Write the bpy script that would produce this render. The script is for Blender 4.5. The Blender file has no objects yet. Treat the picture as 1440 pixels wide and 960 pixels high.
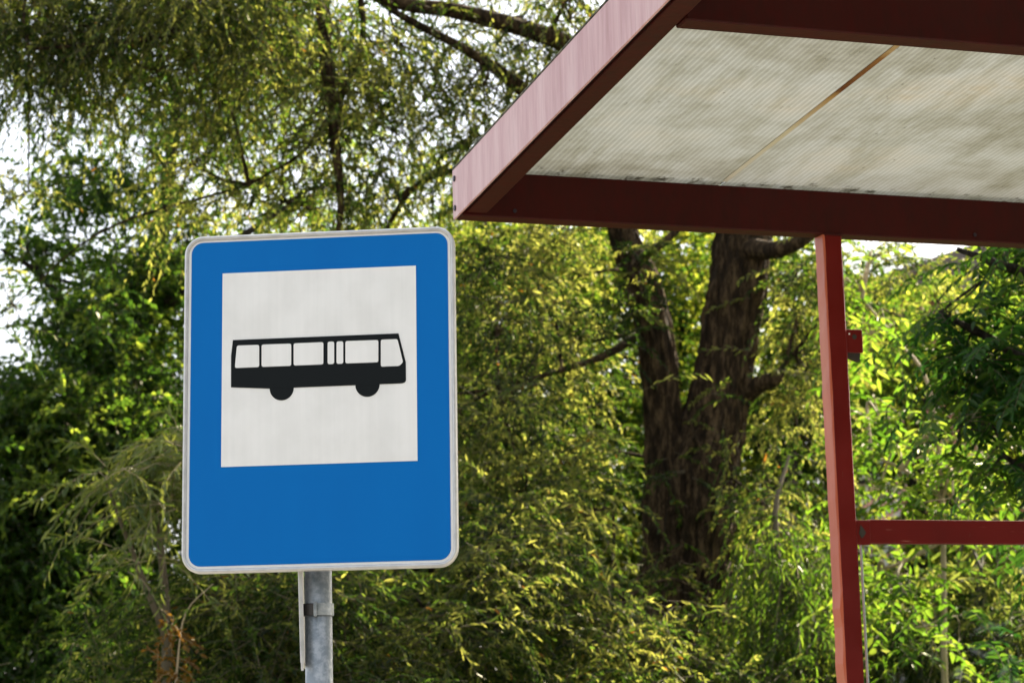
import bpy, bmesh, math
import numpy as np
from mathutils import Vector, Matrix
from math import sin, cos, radians, pi

rng = np.random.default_rng(11)
scene = bpy.context.scene
COL = scene.collection

# ------------------------------------------------------------------ camera
EYE = Vector((0, 0, 1.6)); F = 3284.4; PITCH = 0.17826; ROLL = -0.02613
fw = Vector((0, cos(PITCH), sin(PITCH))); u0 = Vector((0, -sin(PITCH), cos(PITCH))); x0 = Vector((1, 0, 0))
cx = x0 * cos(ROLL) + u0 * sin(ROLL); cu = u0 * cos(ROLL) - x0 * sin(ROLL)
cam_d = bpy.data.cameras.new('camera'); cam = bpy.data.objects.new('camera', cam_d); COL.objects.link(cam)
m = Matrix((cx, cu, -fw)).transposed().to_4x4(); m.translation = EYE
cam.matrix_world = m
cam_d.sensor_width = 36; cam_d.lens = 36 * F / 1440; cam_d.clip_end = 2000; cam_d.clip_start = 0.05
cam_d.dof.use_dof = True; cam_d.dof.focus_distance = 5.2; cam_d.dof.aperture_fstop = 8.5
scene.camera = cam


def at(px, py, Y):
    d = fw + cx * ((px - 720) / F) - cu * ((py - 480) / F)
    return EYE + d * (Y / d.y)


# ------------------------------------------------------------------ helpers
def tag(o, label=None, cat=None, group=None, kind=None):
    if label: o['label'] = label
    if cat: o['category'] = cat
    if group: o['group'] = group
    if kind: o['kind'] = kind
    return o


def empty(name, loc, rot=None):
    o = bpy.data.objects.new(name, None); COL.objects.link(o)
    o.matrix_world = Matrix.Translation(loc) @ (rot.to_4x4() if rot else Matrix())
    return o


def link(name, me, mats, parent=None, world=True):
    """link mesh; verts given in world space when world, else in the parent's space"""
    o = bpy.data.objects.new(name, me); COL.objects.link(o)
    for mm in (mats if isinstance(mats, (list, tuple)) else [mats]): me.materials.append(mm)
    if parent:
        o.parent = parent
        if world:
            bpy.context.view_layer.update()
            me.transform(parent.matrix_world.inverted())
    return o


def bm_link(name, bm, mats, parent=None, world=False, smooth=False):
    bmesh.ops.recalc_face_normals(bm, faces=bm.faces)
    me = bpy.data.meshes.new(name)
    if smooth:
        for f in bm.faces: f.smooth = True
    bm.to_mesh(me); bm.free()
    return link(name, me, mats, parent, world)


def box(bm, lo, hi, bevel=0.0, seg=2, M=None):
    r = bmesh.ops.create_cube(bm, size=1)
    vs = r['verts']
    for v in vs:
        v.co = Vector([lo[i] + (v.co[i] + .5) * (hi[i] - lo[i]) for i in range(3)])
    if bevel:
        es = list({e for v in vs for e in v.link_edges})
        rr = bmesh.ops.bevel(bm, geom=es, offset=bevel, segments=seg, profile=.5, affect='EDGES')
        vs = list({v for f in rr['faces'] for v in f.verts} | {v for v in vs if v.is_valid})
    if M is not None:
        bmesh.ops.transform(bm, matrix=M, verts=[v for v in vs if v.is_valid])


def cyl(bm, p0, p1, r, seg=24, r2=None):
    p0 = Vector(p0); p1 = Vector(p1); d = p1 - p0
    M = Matrix.Translation((p0 + p1) / 2) @ d.to_track_quat('Z', 'Y').to_matrix().to_4x4()
    bmesh.ops.create_cone(bm, cap_ends=True, segments=seg, radius1=r, radius2=r if r2 is None else r2, depth=d.length, matrix=M)


def poly_prism(bm, pts, y0, y1, mi=0):
    """polygon in x,z extruded from y0 (front) to y1 (back)"""
    a = [bm.verts.new((x, y0, z)) for x, z in pts]; b = [bm.verts.new((x, y1, z)) for x, z in pts]
    caps = [bm.faces.new(a), bm.faces.new(b[::-1])]; fs = []
    n = len(pts)
    for i in range(n): fs.append(bm.faces.new((a[i], b[i], b[(i + 1) % n], a[(i + 1) % n])))
    fs += caps
    for f in fs: f.material_index = mi
    return fs


def rrect(x0, x1, z0, z1, r, n=7):
    out = []
    for (cx_, cz_, a0) in ((x1 - r, z1 - r, 0), (x0 + r, z1 - r, 90), (x0 + r, z0 + r, 180), (x1 - r, z0 + r, 270)):
        for i in range(n + 1):
            a = radians(a0 + 90 * i / n); out.append((cx_ + r * cos(a), cz_ + r * sin(a)))
    return out


def round_poly(pts, r, n=4):
    out = []; N = len(pts)
    for i in range(N):
        p = Vector(pts[i]); a = Vector(pts[i - 1]); b = Vector(pts[(i + 1) % N])
        da = (a - p).normalized(); db = (b - p).normalized()
        rr = min(r, (a - p).length * .45, (b - p).length * .45)
        s = p + da * rr; e = p + db * rr
        for k in range(n + 1):
            t = k / n; q = s * (1 - t) ** 2 + p * 2 * t * (1 - t) + e * t * t; out.append((q.x, q.y))
    return out


# ------------------------------------------------------------------ materials
def mat(name):
    mm = bpy.data.materials.new(name); mm.use_nodes = True
    nt = mm.node_tree; nt.nodes.clear()
    out = nt.nodes.new('ShaderNodeOutputMaterial')
    return mm, nt, out


def N(nt, t, **kw):
    n = nt.nodes.new(t)
    for k, v in kw.items():
        if k.startswith('i_'): n.inputs[k[2:].replace('_', ' ')].default_value = v
        else: setattr(n, k, v)
    return n


def ramp(nt, fac, stops):
    r = nt.nodes.new('ShaderNodeValToRGB'); nt.links.new(fac, r.inputs[0])
    e = r.color_ramp.elements
    while len(e) < len(stops): e.new(.5)
    for i, (p, c) in enumerate(stops):
        e[i].position = p; e[i].color = (*c, 1) if len(c) == 3 else c
    return r.outputs[0]


def noise(nt, scale, detail=4, vec=None, rough=.55):
    n = nt.nodes.new('ShaderNodeTexNoise'); n.inputs['Scale'].default_value = scale
    n.inputs['Detail'].default_value = detail; n.inputs['Roughness'].default_value = rough
    if vec is not None: nt.links.new(vec, n.inputs['Vector'])
    return n.outputs['Fac']


def coord(nt, scale=(1, 1, 1)):
    tc = nt.nodes.new('ShaderNodeTexCoord'); mp = nt.nodes.new('ShaderNodeMapping')
    mp.inputs['Scale'].default_value = scale
    nt.links.new(tc.outputs['Object'], mp.inputs['Vector']); return mp.outputs['Vector']


def mixc(nt, fac, a, b, mode='MIX'):
    x = nt.nodes.new('ShaderNodeMix'); x.data_type = 'RGBA'; x.blend_type = mode
    for s, v in ((0, fac), (6, a), (7, b)):
        if hasattr(v, 'node'): nt.links.new(v, x.inputs[s])
        else: x.inputs[s].default_value = v if s == 0 else (*v, 1)
    return x.outputs[2]


def principled(name, colour, rough=.5, metal=0., spec=.5, bump=None, bump_s=.2, bump_d=.01, coat=0., coat_r=.1, rough_node=None):
    """colour: tuple or function(nt)->socket"""
    mm, nt, out = mat(name)
    p = nt.nodes.new('ShaderNodeBsdfPrincipled')
    c = colour(nt) if callable(colour) else colour
    if hasattr(c, 'node'): nt.links.new(c, p.inputs['Base Color'])
    else: p.inputs['Base Color'].default_value = (*c, 1)
    p.inputs['Roughness'].default_value = rough; p.inputs['Metallic'].default_value = metal
    p.inputs['Specular IOR Level'].default_value = spec
    p.inputs['Coat Weight'].default_value = coat; p.inputs['Coat Roughness'].default_value = coat_r
    if rough_node: nt.links.new(rough_node(nt), p.inputs['Roughness'])
    if bump:
        b = nt.nodes.new('ShaderNodeBump'); b.inputs['Strength'].default_value = bump_s; b.inputs['Distance'].default_value = bump_d
        nt.links.new(bump(nt), b.inputs['Height']); nt.links.new(b.outputs[0], p.inputs['Normal'])
    nt.links.new(p.outputs[0], out.inputs[0]); return mm


def c_blue(nt):
    n = noise(nt, 1.2, 3, coord(nt, (6, 1, 2)))
    return ramp(nt, n, [(.3, (.0, .128, .44)), (.7, (.0, .138, .46))])
M_BLUE = principled('sign_blue_film', c_blue, .5, spec=.12)


def c_white(nt):
    v = coord(nt, (60, 1, 1.5)); n = noise(nt, 1.0, 5, v, .6)
    v2 = coord(nt, (9, 1, 7)); n2 = noise(nt, 1.3, 4, v2)
    a = ramp(nt, n, [(.25, (.76, .76, .75)), (.65, (.81, .805, .795))])
    b = ramp(nt, n2, [(.35, (.93, .93, .925)), (.6, (1, 1, 1))])
    return mixc(nt, 1.0, a, b, 'MULTIPLY')
M_WHITE = principled('sign_white_film', c_white, .4, spec=.35)
M_BLACK = principled('sign_black_film', (.005, .007, .008), .5, spec=.15)


def c_rim(nt):
    n = noise(nt, 30, 5, coord(nt, (1, 1, 1)))
    return ramp(nt, n, [(.3, (.46, .455, .45)), (.5, (.54, .53, .52)), (.75, (.60, .59, .575))])
M_RIM = principled('aluminium_rim', c_rim, .42, metal=.55, bump=lambda nt: noise(nt, 200, 3, coord(nt)), bump_s=.15)


def c_galv(nt):
    n = noise(nt, 10, 6, coord(nt, (4, 4, .6)), .65); n2 = noise(nt, 60, 3, coord(nt))
    a = ramp(nt, n, [(.3, (.13, .16, .18)), (.55, (.22, .25, .27)), (.75, (.34, .355, .36))])
    return mixc(nt, .25, a, ramp(nt, n2, [(.4, (.2, .22, .24)), (.6, (.7, .7, .7))]))
M_GALV = principled('galvanised_steel', c_galv, .48, metal=.6, bump=lambda nt: noise(nt, 40, 5, coord(nt, (1, 1, .3))), bump_s=.12)
M_DARKMETAL = principled('dark_clamp_metal', (.05, .045, .042), .55, metal=.5)


def c_red(nt):
    n = noise(nt, 3.0, 6, coord(nt, (1, 1, 1)), .6); n2 = noise(nt, 45, 5, coord(nt, (1, 1, .35)), .7)
    a = ramp(nt, n, [(.3, (.085, .0045, .0030)), (.7, (.125, .0055, .0035))])
    sp = ramp(nt, n2, [(.685, (0, 0, 0)), (.74, (1, 1, 1))])
    return mixc(nt, sp, a, (.10, .045, .03))


def c_rail(nt):
    sc = ramp(nt, noise(nt, 1.0, 4, coord(nt, (5, 5, 150)), .6), [(.68, (0, 0, 0)), (.72, (1, 1, 1))])
    return mixc(nt, sc, c_red(nt), (.30, .12, .09))
M_RED = principled('red_gloss_paint', c_red, .38, spec=.14, bump=lambda nt: noise(nt, 35, 5, coord(nt, (1, 1, .5))), bump_s=.06,
                   rough_node=lambda nt: ramp(nt, noise(nt, 12, 5, coord(nt)), [(.3, (.28,) * 3), (.7, (.5,) * 3)]))


M_RAIL = principled('scratched_red_paint', c_rail, .38, spec=.14)


def c_fadesheen(nt):   # chalky, bleached, rain-streaked red of the end board, sky sheen put into the colour
    n = noise(nt, 2.4, 6, coord(nt, (7, 7, .7)), .62); n2 = noise(nt, 14, 5, coord(nt, (5, 5, .6)), .7)
    a = ramp(nt, n, [(.28, (.38, .18, .18)), (.5, (.49, .285, .285)), (.72, (.56, .37, .37))])
    b = ramp(nt, n2, [(.3, (.80, .74, .74)), (.55, (1, 1, 1))])
    c = mixc(nt, .7, a, b, 'MULTIPLY')
    sp = ramp(nt, noise(nt, 26, 5, coord(nt, (1.5, 1.5, .5)), .7), [(.70, (0, 0, 0)), (.76, (1, 1, 1))])
    return mixc(nt, sp, c, (.13, .08, .06))
M_FADESHEEN = principled('bleached_sheen_paint', c_fadesheen, .42, spec=.55, bump=lambda nt: noise(nt, 30, 5, coord(nt, (1, 1, .4))), bump_s=.05)


def c_litpost(nt):  # lighter orange-red: brighter light on the post's left face put into the colour
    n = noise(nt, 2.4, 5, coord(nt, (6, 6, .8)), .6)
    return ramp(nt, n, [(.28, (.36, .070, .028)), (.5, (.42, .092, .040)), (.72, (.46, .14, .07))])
M_REDSHADE = principled('shaded_red_paint', lambda nt: mixc(nt, .5, ramp(nt, noise(nt, 4, 6, coord(nt, (1, 1, 1)), .65), [(.3, (.030, .0032, .0028)), (.7, (.046, .0040, .0032))]), ramp(nt, noise(nt, 40, 5, coord(nt, (1, 1, .4)), .7), [(.35, (.018, .006, .004)), (.65, (.040, .004, .003))])),   .5, spec=.10, bump=lambda nt: noise(nt, 35, 5, coord(nt, (1, 1, .5))), bump_s=.06)  # darker red for beams and channels, shade under the roof put into the colour
M_LITPOST = principled('lit_side_post_paint', c_litpost, .4, spec=.4, bump=lambda nt: noise(nt, 35, 5, coord(nt, (1, 1, .5))), bump_s=.06)
M_SHADEBLACK = principled('shade_black', (.022, .018, .012), .85)  # near-black colour standing in for shade in the end gap and holes
M_BOLT = principled('dark_bolt', (.03, .025, .035), .5, metal=.6)
M_STREAKTOP = principled('mossy_lip', lambda nt: ramp(nt, noise(nt, 40, 5, coord(nt)), [(.4, (.02, .02, .012)), (.6, (.12, .11, .07))]), .9)


def m_panel():
    mm, nt, out = mat('multiwall_sheet')
    v = coord(nt)
    sx = nt.nodes.new('ShaderNodeSeparateXYZ'); nt.links.new(v, sx.inputs[0])
    mu = N(nt, 'ShaderNodeMath', operation='MULTIPLY'); mu.inputs[1].default_value = 2 * pi / .015; nt.links.new(sx.outputs['X'], mu.inputs[0])
    sn = N(nt, 'ShaderNodeMath', operation='SINE'); nt.links.new(mu.outputs[0], sn.inputs[0])
    rib = ramp(nt, sn.outputs[0], [(0, (.80,) * 3), (.3, (.93,) * 3), (1, (1, 1, 1))])
    # dirt lying in streaks along the ribs and broad greenish/brown stains
    n1 = noise(nt, 1.3, 7, coord(nt, (1.5, 2.2, 1)), .68)
    st = ramp(nt, n1, [(.26, (.33, .335, .29)), (.42, (.48, .495, .475)), (.52, (.54, .565, .565)), (.62, (.57, .58, .565)), (.72, (.56, .53, .46))])
    n2 = noise(nt, 1.0, 6, coord(nt, (70, 22, 1)), .72)
    d2 = ramp(nt, n2, [(.635, (1, 1, 1)), (.71, (.30, .28, .22))])
    n3 = noise(nt, 1.0, 7, coord(nt, (9, 2.2, 1)), .75)
    d3 = ramp(nt, n3, [(.36, (.80, .79, .73)), (.55, (1, 1, 1))])
    c = mixc(nt, 1, mixc(nt, 1, st, d3, 'MULTIPLY'), rib, 'MULTIPLY'); c = mixc(nt, .75, c, d2, 'MULTIPLY')
    # grime band along the rear edge
    yr = N(nt, 'ShaderNodeMapRange'); nt.links.new(sx.outputs['Y'], yr.inputs[0])
    yr.inputs[1].default_value = -.070; yr.inputs[2].default_value = -.105; yr.inputs[3].default_value = 1; yr.inputs[4].default_value = 0
    n4 = noise(nt, 1.0, 4, coord(nt, (22, 14, 1)), .75)
    mm4 = N(nt, 'ShaderNodeMath', operation='MULTIPLY'); nt.links.new(yr.outputs[0], mm4.inputs[0])
    nt.links.new(ramp(nt, n4, [(.56, (0, 0, 0)), (.66, (.8, .8, .8))]), mm4.inputs[1])
    c = mixc(nt, mm4.outputs[0], c, (.08, .075, .05))
    df = nt.nodes.new('ShaderNodeBsdfDiffuse'); tr = nt.nodes.new('ShaderNodeBsdfTranslucent'); gl = nt.nodes.new('ShaderNodeBsdfGlossy')
    nt.links.new(c, df.inputs[0]); nt.links.new(c, tr.inputs[0]); gl.inputs['Roughness'].default_value = .35
    m1 = nt.nodes.new('ShaderNodeMixShader'); m1.inputs[0].default_value = .42
    nt.links.new(df.outputs[0], m1.inputs[1]); nt.links.new(tr.outputs[0], m1.inputs[2])
    m2 = nt.nodes.new('ShaderNodeMixShader'); m2.inputs[0].default_value = .04
    nt.links.new(m1.outputs[0], m2.inputs[1]); nt.links.new(gl.outputs[0], m2.inputs[2])
    nt.links.new(m2.outputs[0], out.inputs[0]); return mm
M_PANEL = m_panel()
def c_seam(nt):
    v = coord(nt); sx = nt.nodes.new('ShaderNodeSeparateXYZ'); nt.links.new(v, sx.inputs[0])
    mr = N(nt, 'ShaderNodeMapRange'); nt.links.new(sx.outputs['Y'], mr.inputs[0]); mr.inputs[1].default_value = -1.45; mr.inputs[2].default_value = -.05
    ad = N(nt, 'ShaderNodeMath', operation='MULTIPLY_ADD'); nt.links.new(noise(nt, 6, 5, v, .7), ad.inputs[0]); ad.inputs[1].default_value = .22; nt.links.new(mr.outputs[0], ad.inputs[2])
    return ramp(nt, ad.outputs[0], [(.16, (.46, .45, .38)), (.28, (.42, .34, .18)), (.40, (.22, .11, .035)), (.52, (.10, .035, .012)), (.60, (.30, .19, .07)), (.8, (.46, .42, .30)), (1, (.5, .48, .40))])
M_SEAM = principled('stained_joint', c_seam, .85, spec=.1)


def m_glass():
    mm, nt, out = mat('thin_pane_glass')
    t = nt.nodes.new('ShaderNodeBsdfTransparent'); t.inputs[0].default_value = (.90, .93, .92, 1)
    g = nt.nodes.new('ShaderNodeBsdfGlossy'); g.inputs['Roughness'].default_value = .02
    fr = nt.nodes.new('ShaderNodeFresnel'); fr.inputs[0].default_value = 1.5
    m1 = nt.nodes.new('ShaderNodeMixShader'); nt.links.new(fr.outputs[0], m1.inputs[0])
    nt.links.new(t.outputs[0], m1.inputs[1]); nt.links.new(g.outputs[0], m1.inputs[2])
    nt.links.new(m1.outputs[0], out.inputs[0]); return mm
M_GLASS = m_glass()
M_GLASSEDGE = principled('glass_edge_strip', (.30, .36, .34), .3)


def m_leaf(name, cols, trans, tmix=.5, gloss=.1, rough=.35):
    """cols: ramp of reflect colours over the per-leaf tint; trans: same for the light passing through"""
    mm, nt, out = mat(name)
    a = N(nt, 'ShaderNodeAttribute', attribute_name='tint')
    cols = [(p, tuple(x * k for x, k in zip(q, (.30, .37, .26)))) for p, q in cols]; trans = [(p, tuple(x * k for x, k in zip(q, (.74, .74, .44)))) for p, q in trans]
    c = ramp(nt, a.outputs['Fac'], cols); t = ramp(nt, a.outputs['Fac'], trans)
    df = nt.nodes.new('ShaderNodeBsdfDiffuse'); tr = nt.nodes.new('ShaderNodeBsdfTranslucent'); gl = nt.nodes.new('ShaderNodeBsdfGlossy')
    nt.links.new(c, df.inputs[0]); nt.links.new(t, tr.inputs[0]); gl.inputs['Roughness'].default_value = rough * .85; gloss *= .30
    gl.inputs[0].default_value = (.95, .93, .8, 1)
    m1 = nt.nodes.new('ShaderNodeMixShader'); m1.inputs[0].default_value = tmix
    nt.links.new(df.outputs[0], m1.inputs[1]); nt.links.new(tr.outputs[0], m1.inputs[2])
    m2 = nt.nodes.new('ShaderNodeMixShader'); m2.inputs[0].default_value = gloss
    nt.links.new(m1.outputs[0], m2.inputs[1]); nt.links.new(gl.outputs[0], m2.inputs[2])
    nt.links.new(m2.outputs[0], out.inputs[0]); return mm

L_WILLOW = m_leaf('willow_leaf', [(0, (.012, .026, .010)), (.45, (.036, .066, .022)), (.93, (.20, .20, .095)), (1, (.20, .11, .03))],
                  [(0, (.04, .09, .015)), (.45, (.14, .25, .035)), (.93, (.66, .66, .20)), (1, (.45, .20, .04))], .58, .045, .38)
L_SAGE = m_leaf('sage_willow_leaf', [(0, (.08, .13, .045)), (1, (.34, .38, .17))], [(0, (.20, .28, .05)), (1, (.46, .48, .11))], .45, .07, .38)
L_DARK = m_leaf('dark_leaf', [(0, (.04, .085, .03)), (.6, (.09, .17, .05)), (1, (.20, .28, .10))],
                [(0, (.05, .13, .02)), (.6, (.20, .38, .045)), (1, (.6, .72, .12))], .5, .04)
L_BACK = m_leaf('yellow_green_leaf', [(0, (.05, .085, .02)), (.7, (.09, .13, .03)), (1, (.15, .14, .03))],
                [(0, (.05, .13, .02)), (.45, (.24, .40, .045)), (1, (.92, .90, .16))], .65, .035)
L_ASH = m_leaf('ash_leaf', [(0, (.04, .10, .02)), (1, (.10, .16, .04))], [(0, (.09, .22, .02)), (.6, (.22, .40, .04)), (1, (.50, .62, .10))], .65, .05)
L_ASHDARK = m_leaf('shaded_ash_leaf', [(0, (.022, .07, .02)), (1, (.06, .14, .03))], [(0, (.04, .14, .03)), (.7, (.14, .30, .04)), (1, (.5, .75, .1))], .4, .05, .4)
L_BROWN = m_leaf('dry_leaf', [(0, (.20, .09, .025)), (1, (.30, .15, .04))], [(0, (.35, .15, .03)), (1, (.5, .25, .05))], .5, .05)


def m_bark(name, c1, c2, sc=1.0):
    def cf(nt):
        n = noise(nt, 8 * sc, 9, coord(nt, (3.4, 3.4, .7)), .75)
        return ramp(nt, n, [(.4, tuple(x * .35 for x in c1)), (.5, c1), (.62, c2)])
    return principled(name, cf, .9, spec=.15, bump=lambda nt: noise(nt, 8 * sc, 9, coord(nt, (3.4, 3.4, .7)), .75), bump_s=1.0, bump_d=.05)
B_WILLOW = m_bark('willow_bark', (.042, .026, .013), (.15, .098, .050))
B_DARK = m_bark('dark_bark', (.035, .028, .02), (.07, .058, .045), 2)
B_TWIG = principled('twig_bark', (.10, .08, .05), .8, spec=.2)
B_PALE = principled('pale_stem', (.32, .25, .15), .7, spec=.3)


# ------------------------------------------------------------------ foliage
def nrm(a): return a / np.maximum(np.linalg.norm(a, axis=1, keepdims=True), 1e-9)


class Tubes:
    def __init__(s): s.v = []; s.f = []; s.n = 0

    def tube(s, pts, rad, seg=8, ridges=0., sub=4):
        P = np.array([tuple(p) for p in pts], float); R = np.array(rad, float)
        # Catmull-Rom resample
        if len(P) > 2:
            Q = np.vstack([2 * P[0] - P[1], P, 2 * P[-1] - P[-2]]); out = []; ro = []
            for i in range(1, len(Q) - 2):
                for k in range(sub):
                    t = k / sub
                    out.append(.5 * ((2 * Q[i]) + (-Q[i - 1] + Q[i + 1]) * t + (2 * Q[i - 1] - 5 * Q[i] + 4 * Q[i + 1] - Q[i + 2]) * t * t + (-Q[i - 1] + 3 * Q[i] - 3 * Q[i + 1] + Q[i + 2]) * t ** 3))
                    ro.append(R[i - 1] * (1 - t) + R[i] * t)
            out.append(P[-1]); ro.append(R[-1]); P = np.array(out); R = np.array(ro)
        T = np.gradient(P, axis=0); T = nrm(T)
        ref = np.array([0.31, .9, .12]) if abs(T[0] @ np.array([0.31, .9, .12])) < .8 else np.array([1., .1, .1])
        A = nrm(np.cross(T, ref)); B = np.cross(T, A)
        ang = np.linspace(0, 2 * pi, seg, endpoint=False)
        prof = np.ones((len(P), seg))
        if ridges:
            ph = rng.uniform(0, 6, 4)
            h = np.arange(len(P))[:, None] * .35
            prof += ridges * np.clip(1.15 - .9 * np.abs(np.sin(h * .9 + 3 * np.sin(2 * ang + ph[1]))), .3, 1.1) * (.5 * np.sin(3 * ang + ph[0] + h * .3) + .65 * np.sin(13 * ang + ph[1] + 1.2 * np.sin(h + ph[2])) + .55 * np.sin(27 * ang + ph[3] - 1.3 * np.cos(h * .7)) + rng.normal(0, .25, (len(P), seg)))
        V = P[:, None, :] + (R[:, None] * prof)[:, :, None] * (np.cos(ang)[None, :, None] * A[:, None, :] + np.sin(ang)[None, :, None] * B[:, None, :])
        n = len(P); V = V.reshape(-1, 3)
        i = np.arange(n - 1)[:, None] * seg; j = np.arange(seg)[None, :]; j2 = (j + 1) % seg
        Fq = np.stack([i + j, i + j2, i + seg + j2, i + seg + j], -1).reshape(-1, 4) + s.n
        s.v.append(V); s.f.append(Fq); s.n += len(V)

    def twigs(s, O, D, L, g, r):
        """many thin 3-sided curved stems at once"""
        n = len(O); ts = np.array([0, .35, .7, 1.]); 
        up = np.array([0, 0, 1.]); A = nrm(np.cross(D, up) + 1e-4); B = np.cross(D, A)
        ang = np.array([0, 2.1, 4.2]); V = np.zeros((n, 4, 3, 3))
        for k, t in enumerate(ts):
            c = O + D * (L * t)[:, None] - up * (g * L * t * t)[:, None]
            rr = r * (1 - .7 * t)
            for q, a in enumerate(ang): V[:, k, q] = c + (A * cos(a) + B * sin(a)) * (rr if np.isscalar(rr) else rr[:, None])
        base = np.arange(n)[:, None, None] * 12 + np.arange(3)[None, :, None] * 3; q = np.arange(3)[None, None, :]; q2 = (q + 1) % 3
        Fq = np.stack([base + q, base + q2, base + 3 + q2, base + 3 + q], -1).reshape(-1, 4) + s.n
        s.v.append(V.reshape(-1, 3)); s.f.append(Fq); s.n += n * 12

    def build(s, name, material, parent, smooth=True):
        me = quads(name, np.vstack(s.v), np.vstack(s.f), smooth)
        return link(name, me, material, parent)


def quads(name, V, Fq, smooth=False, tint=None):
    me = bpy.data.meshes.new(name)
    me.vertices.add(len(V)); me.vertices.foreach_set('co', V.astype(np.float32).ravel())
    nf = len(Fq); me.loops.add(nf * 4); me.loops.foreach_set('vertex_index', Fq.astype(np.int32).ravel())
    me.polygons.add(nf); me.polygons.foreach_set('loop_start', (np.arange(nf) * 4).astype(np.int32))
    me.polygons.foreach_set('loop_total', np.full(nf, 4, np.int32))
    if smooth: me.polygons.foreach_set('use_smooth', np.ones(nf, bool))
    me.update(calc_edges=True)
    if tint is not None:
        at_ = me.attributes.new('tint', 'FLOAT', 'FACE'); at_.data.foreach_set('value', tint.astype(np.float32))
    return me


class Leaves:
    def __init__(s): s.P = []; s.D = []; s.Nn = []; s.L = []; s.W = []; s.T = []

    def add(s, P, D, Nn, L, W, T):
        s.P.append(P); s.D.append(D); s.Nn.append(Nn); s.L.append(L); s.W.append(W); s.T.append(T)

    def build(s, name, material, parent, simple=False):
        P, D, Nn = map(np.vstack, (s.P, s.D, s.Nn)); L, W, T = map(np.concatenate, (s.L, s.W, s.T))
        D = nrm(D); S = nrm(np.cross(D, Nn)); Nn = np.cross(S, D)
        n = len(P); L = L[:, None]; W = W[:, None]
        if simple:
            V = np.stack([P, P + D * L * .45 + S * W * .5 + Nn * W * .12, P + D * L - Nn * L * .1, P + D * L * .45 - S * W * .5 + Nn * W * .12], 1)
            Fq = np.arange(n * 4).reshape(n, 4); tint = T
        else:
            f = .18
            V = np.stack([P, P + D * L * .3 + S * W * .5 + Nn * W * f, P + D * L * .68 + S * W * .38 + Nn * (W * f - L * .05),
                          P + D * L - Nn * L * .14, P + D * L * .68 - S * W * .38 + Nn * (W * f - L * .05), P + D * L * .3 - S * W * .5 + Nn * W * f], 1)
            b = np.arange(n)[:, None] * 6
            Fq = np.concatenate([b + np.array([[0, 1, 2, 3]]), b + np.array([[0, 3, 4, 5]])], 1).reshape(-1, 4); tint = np.repeat(T, 2)
        return link(name, quads(name, V.reshape(-1, 3), Fq, False, tint), material, parent)


def rdir(n, flat=1.0):
    d = rng.normal(size=(n, 3)); d[:, 2] *= flat; return nrm(d)


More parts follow.
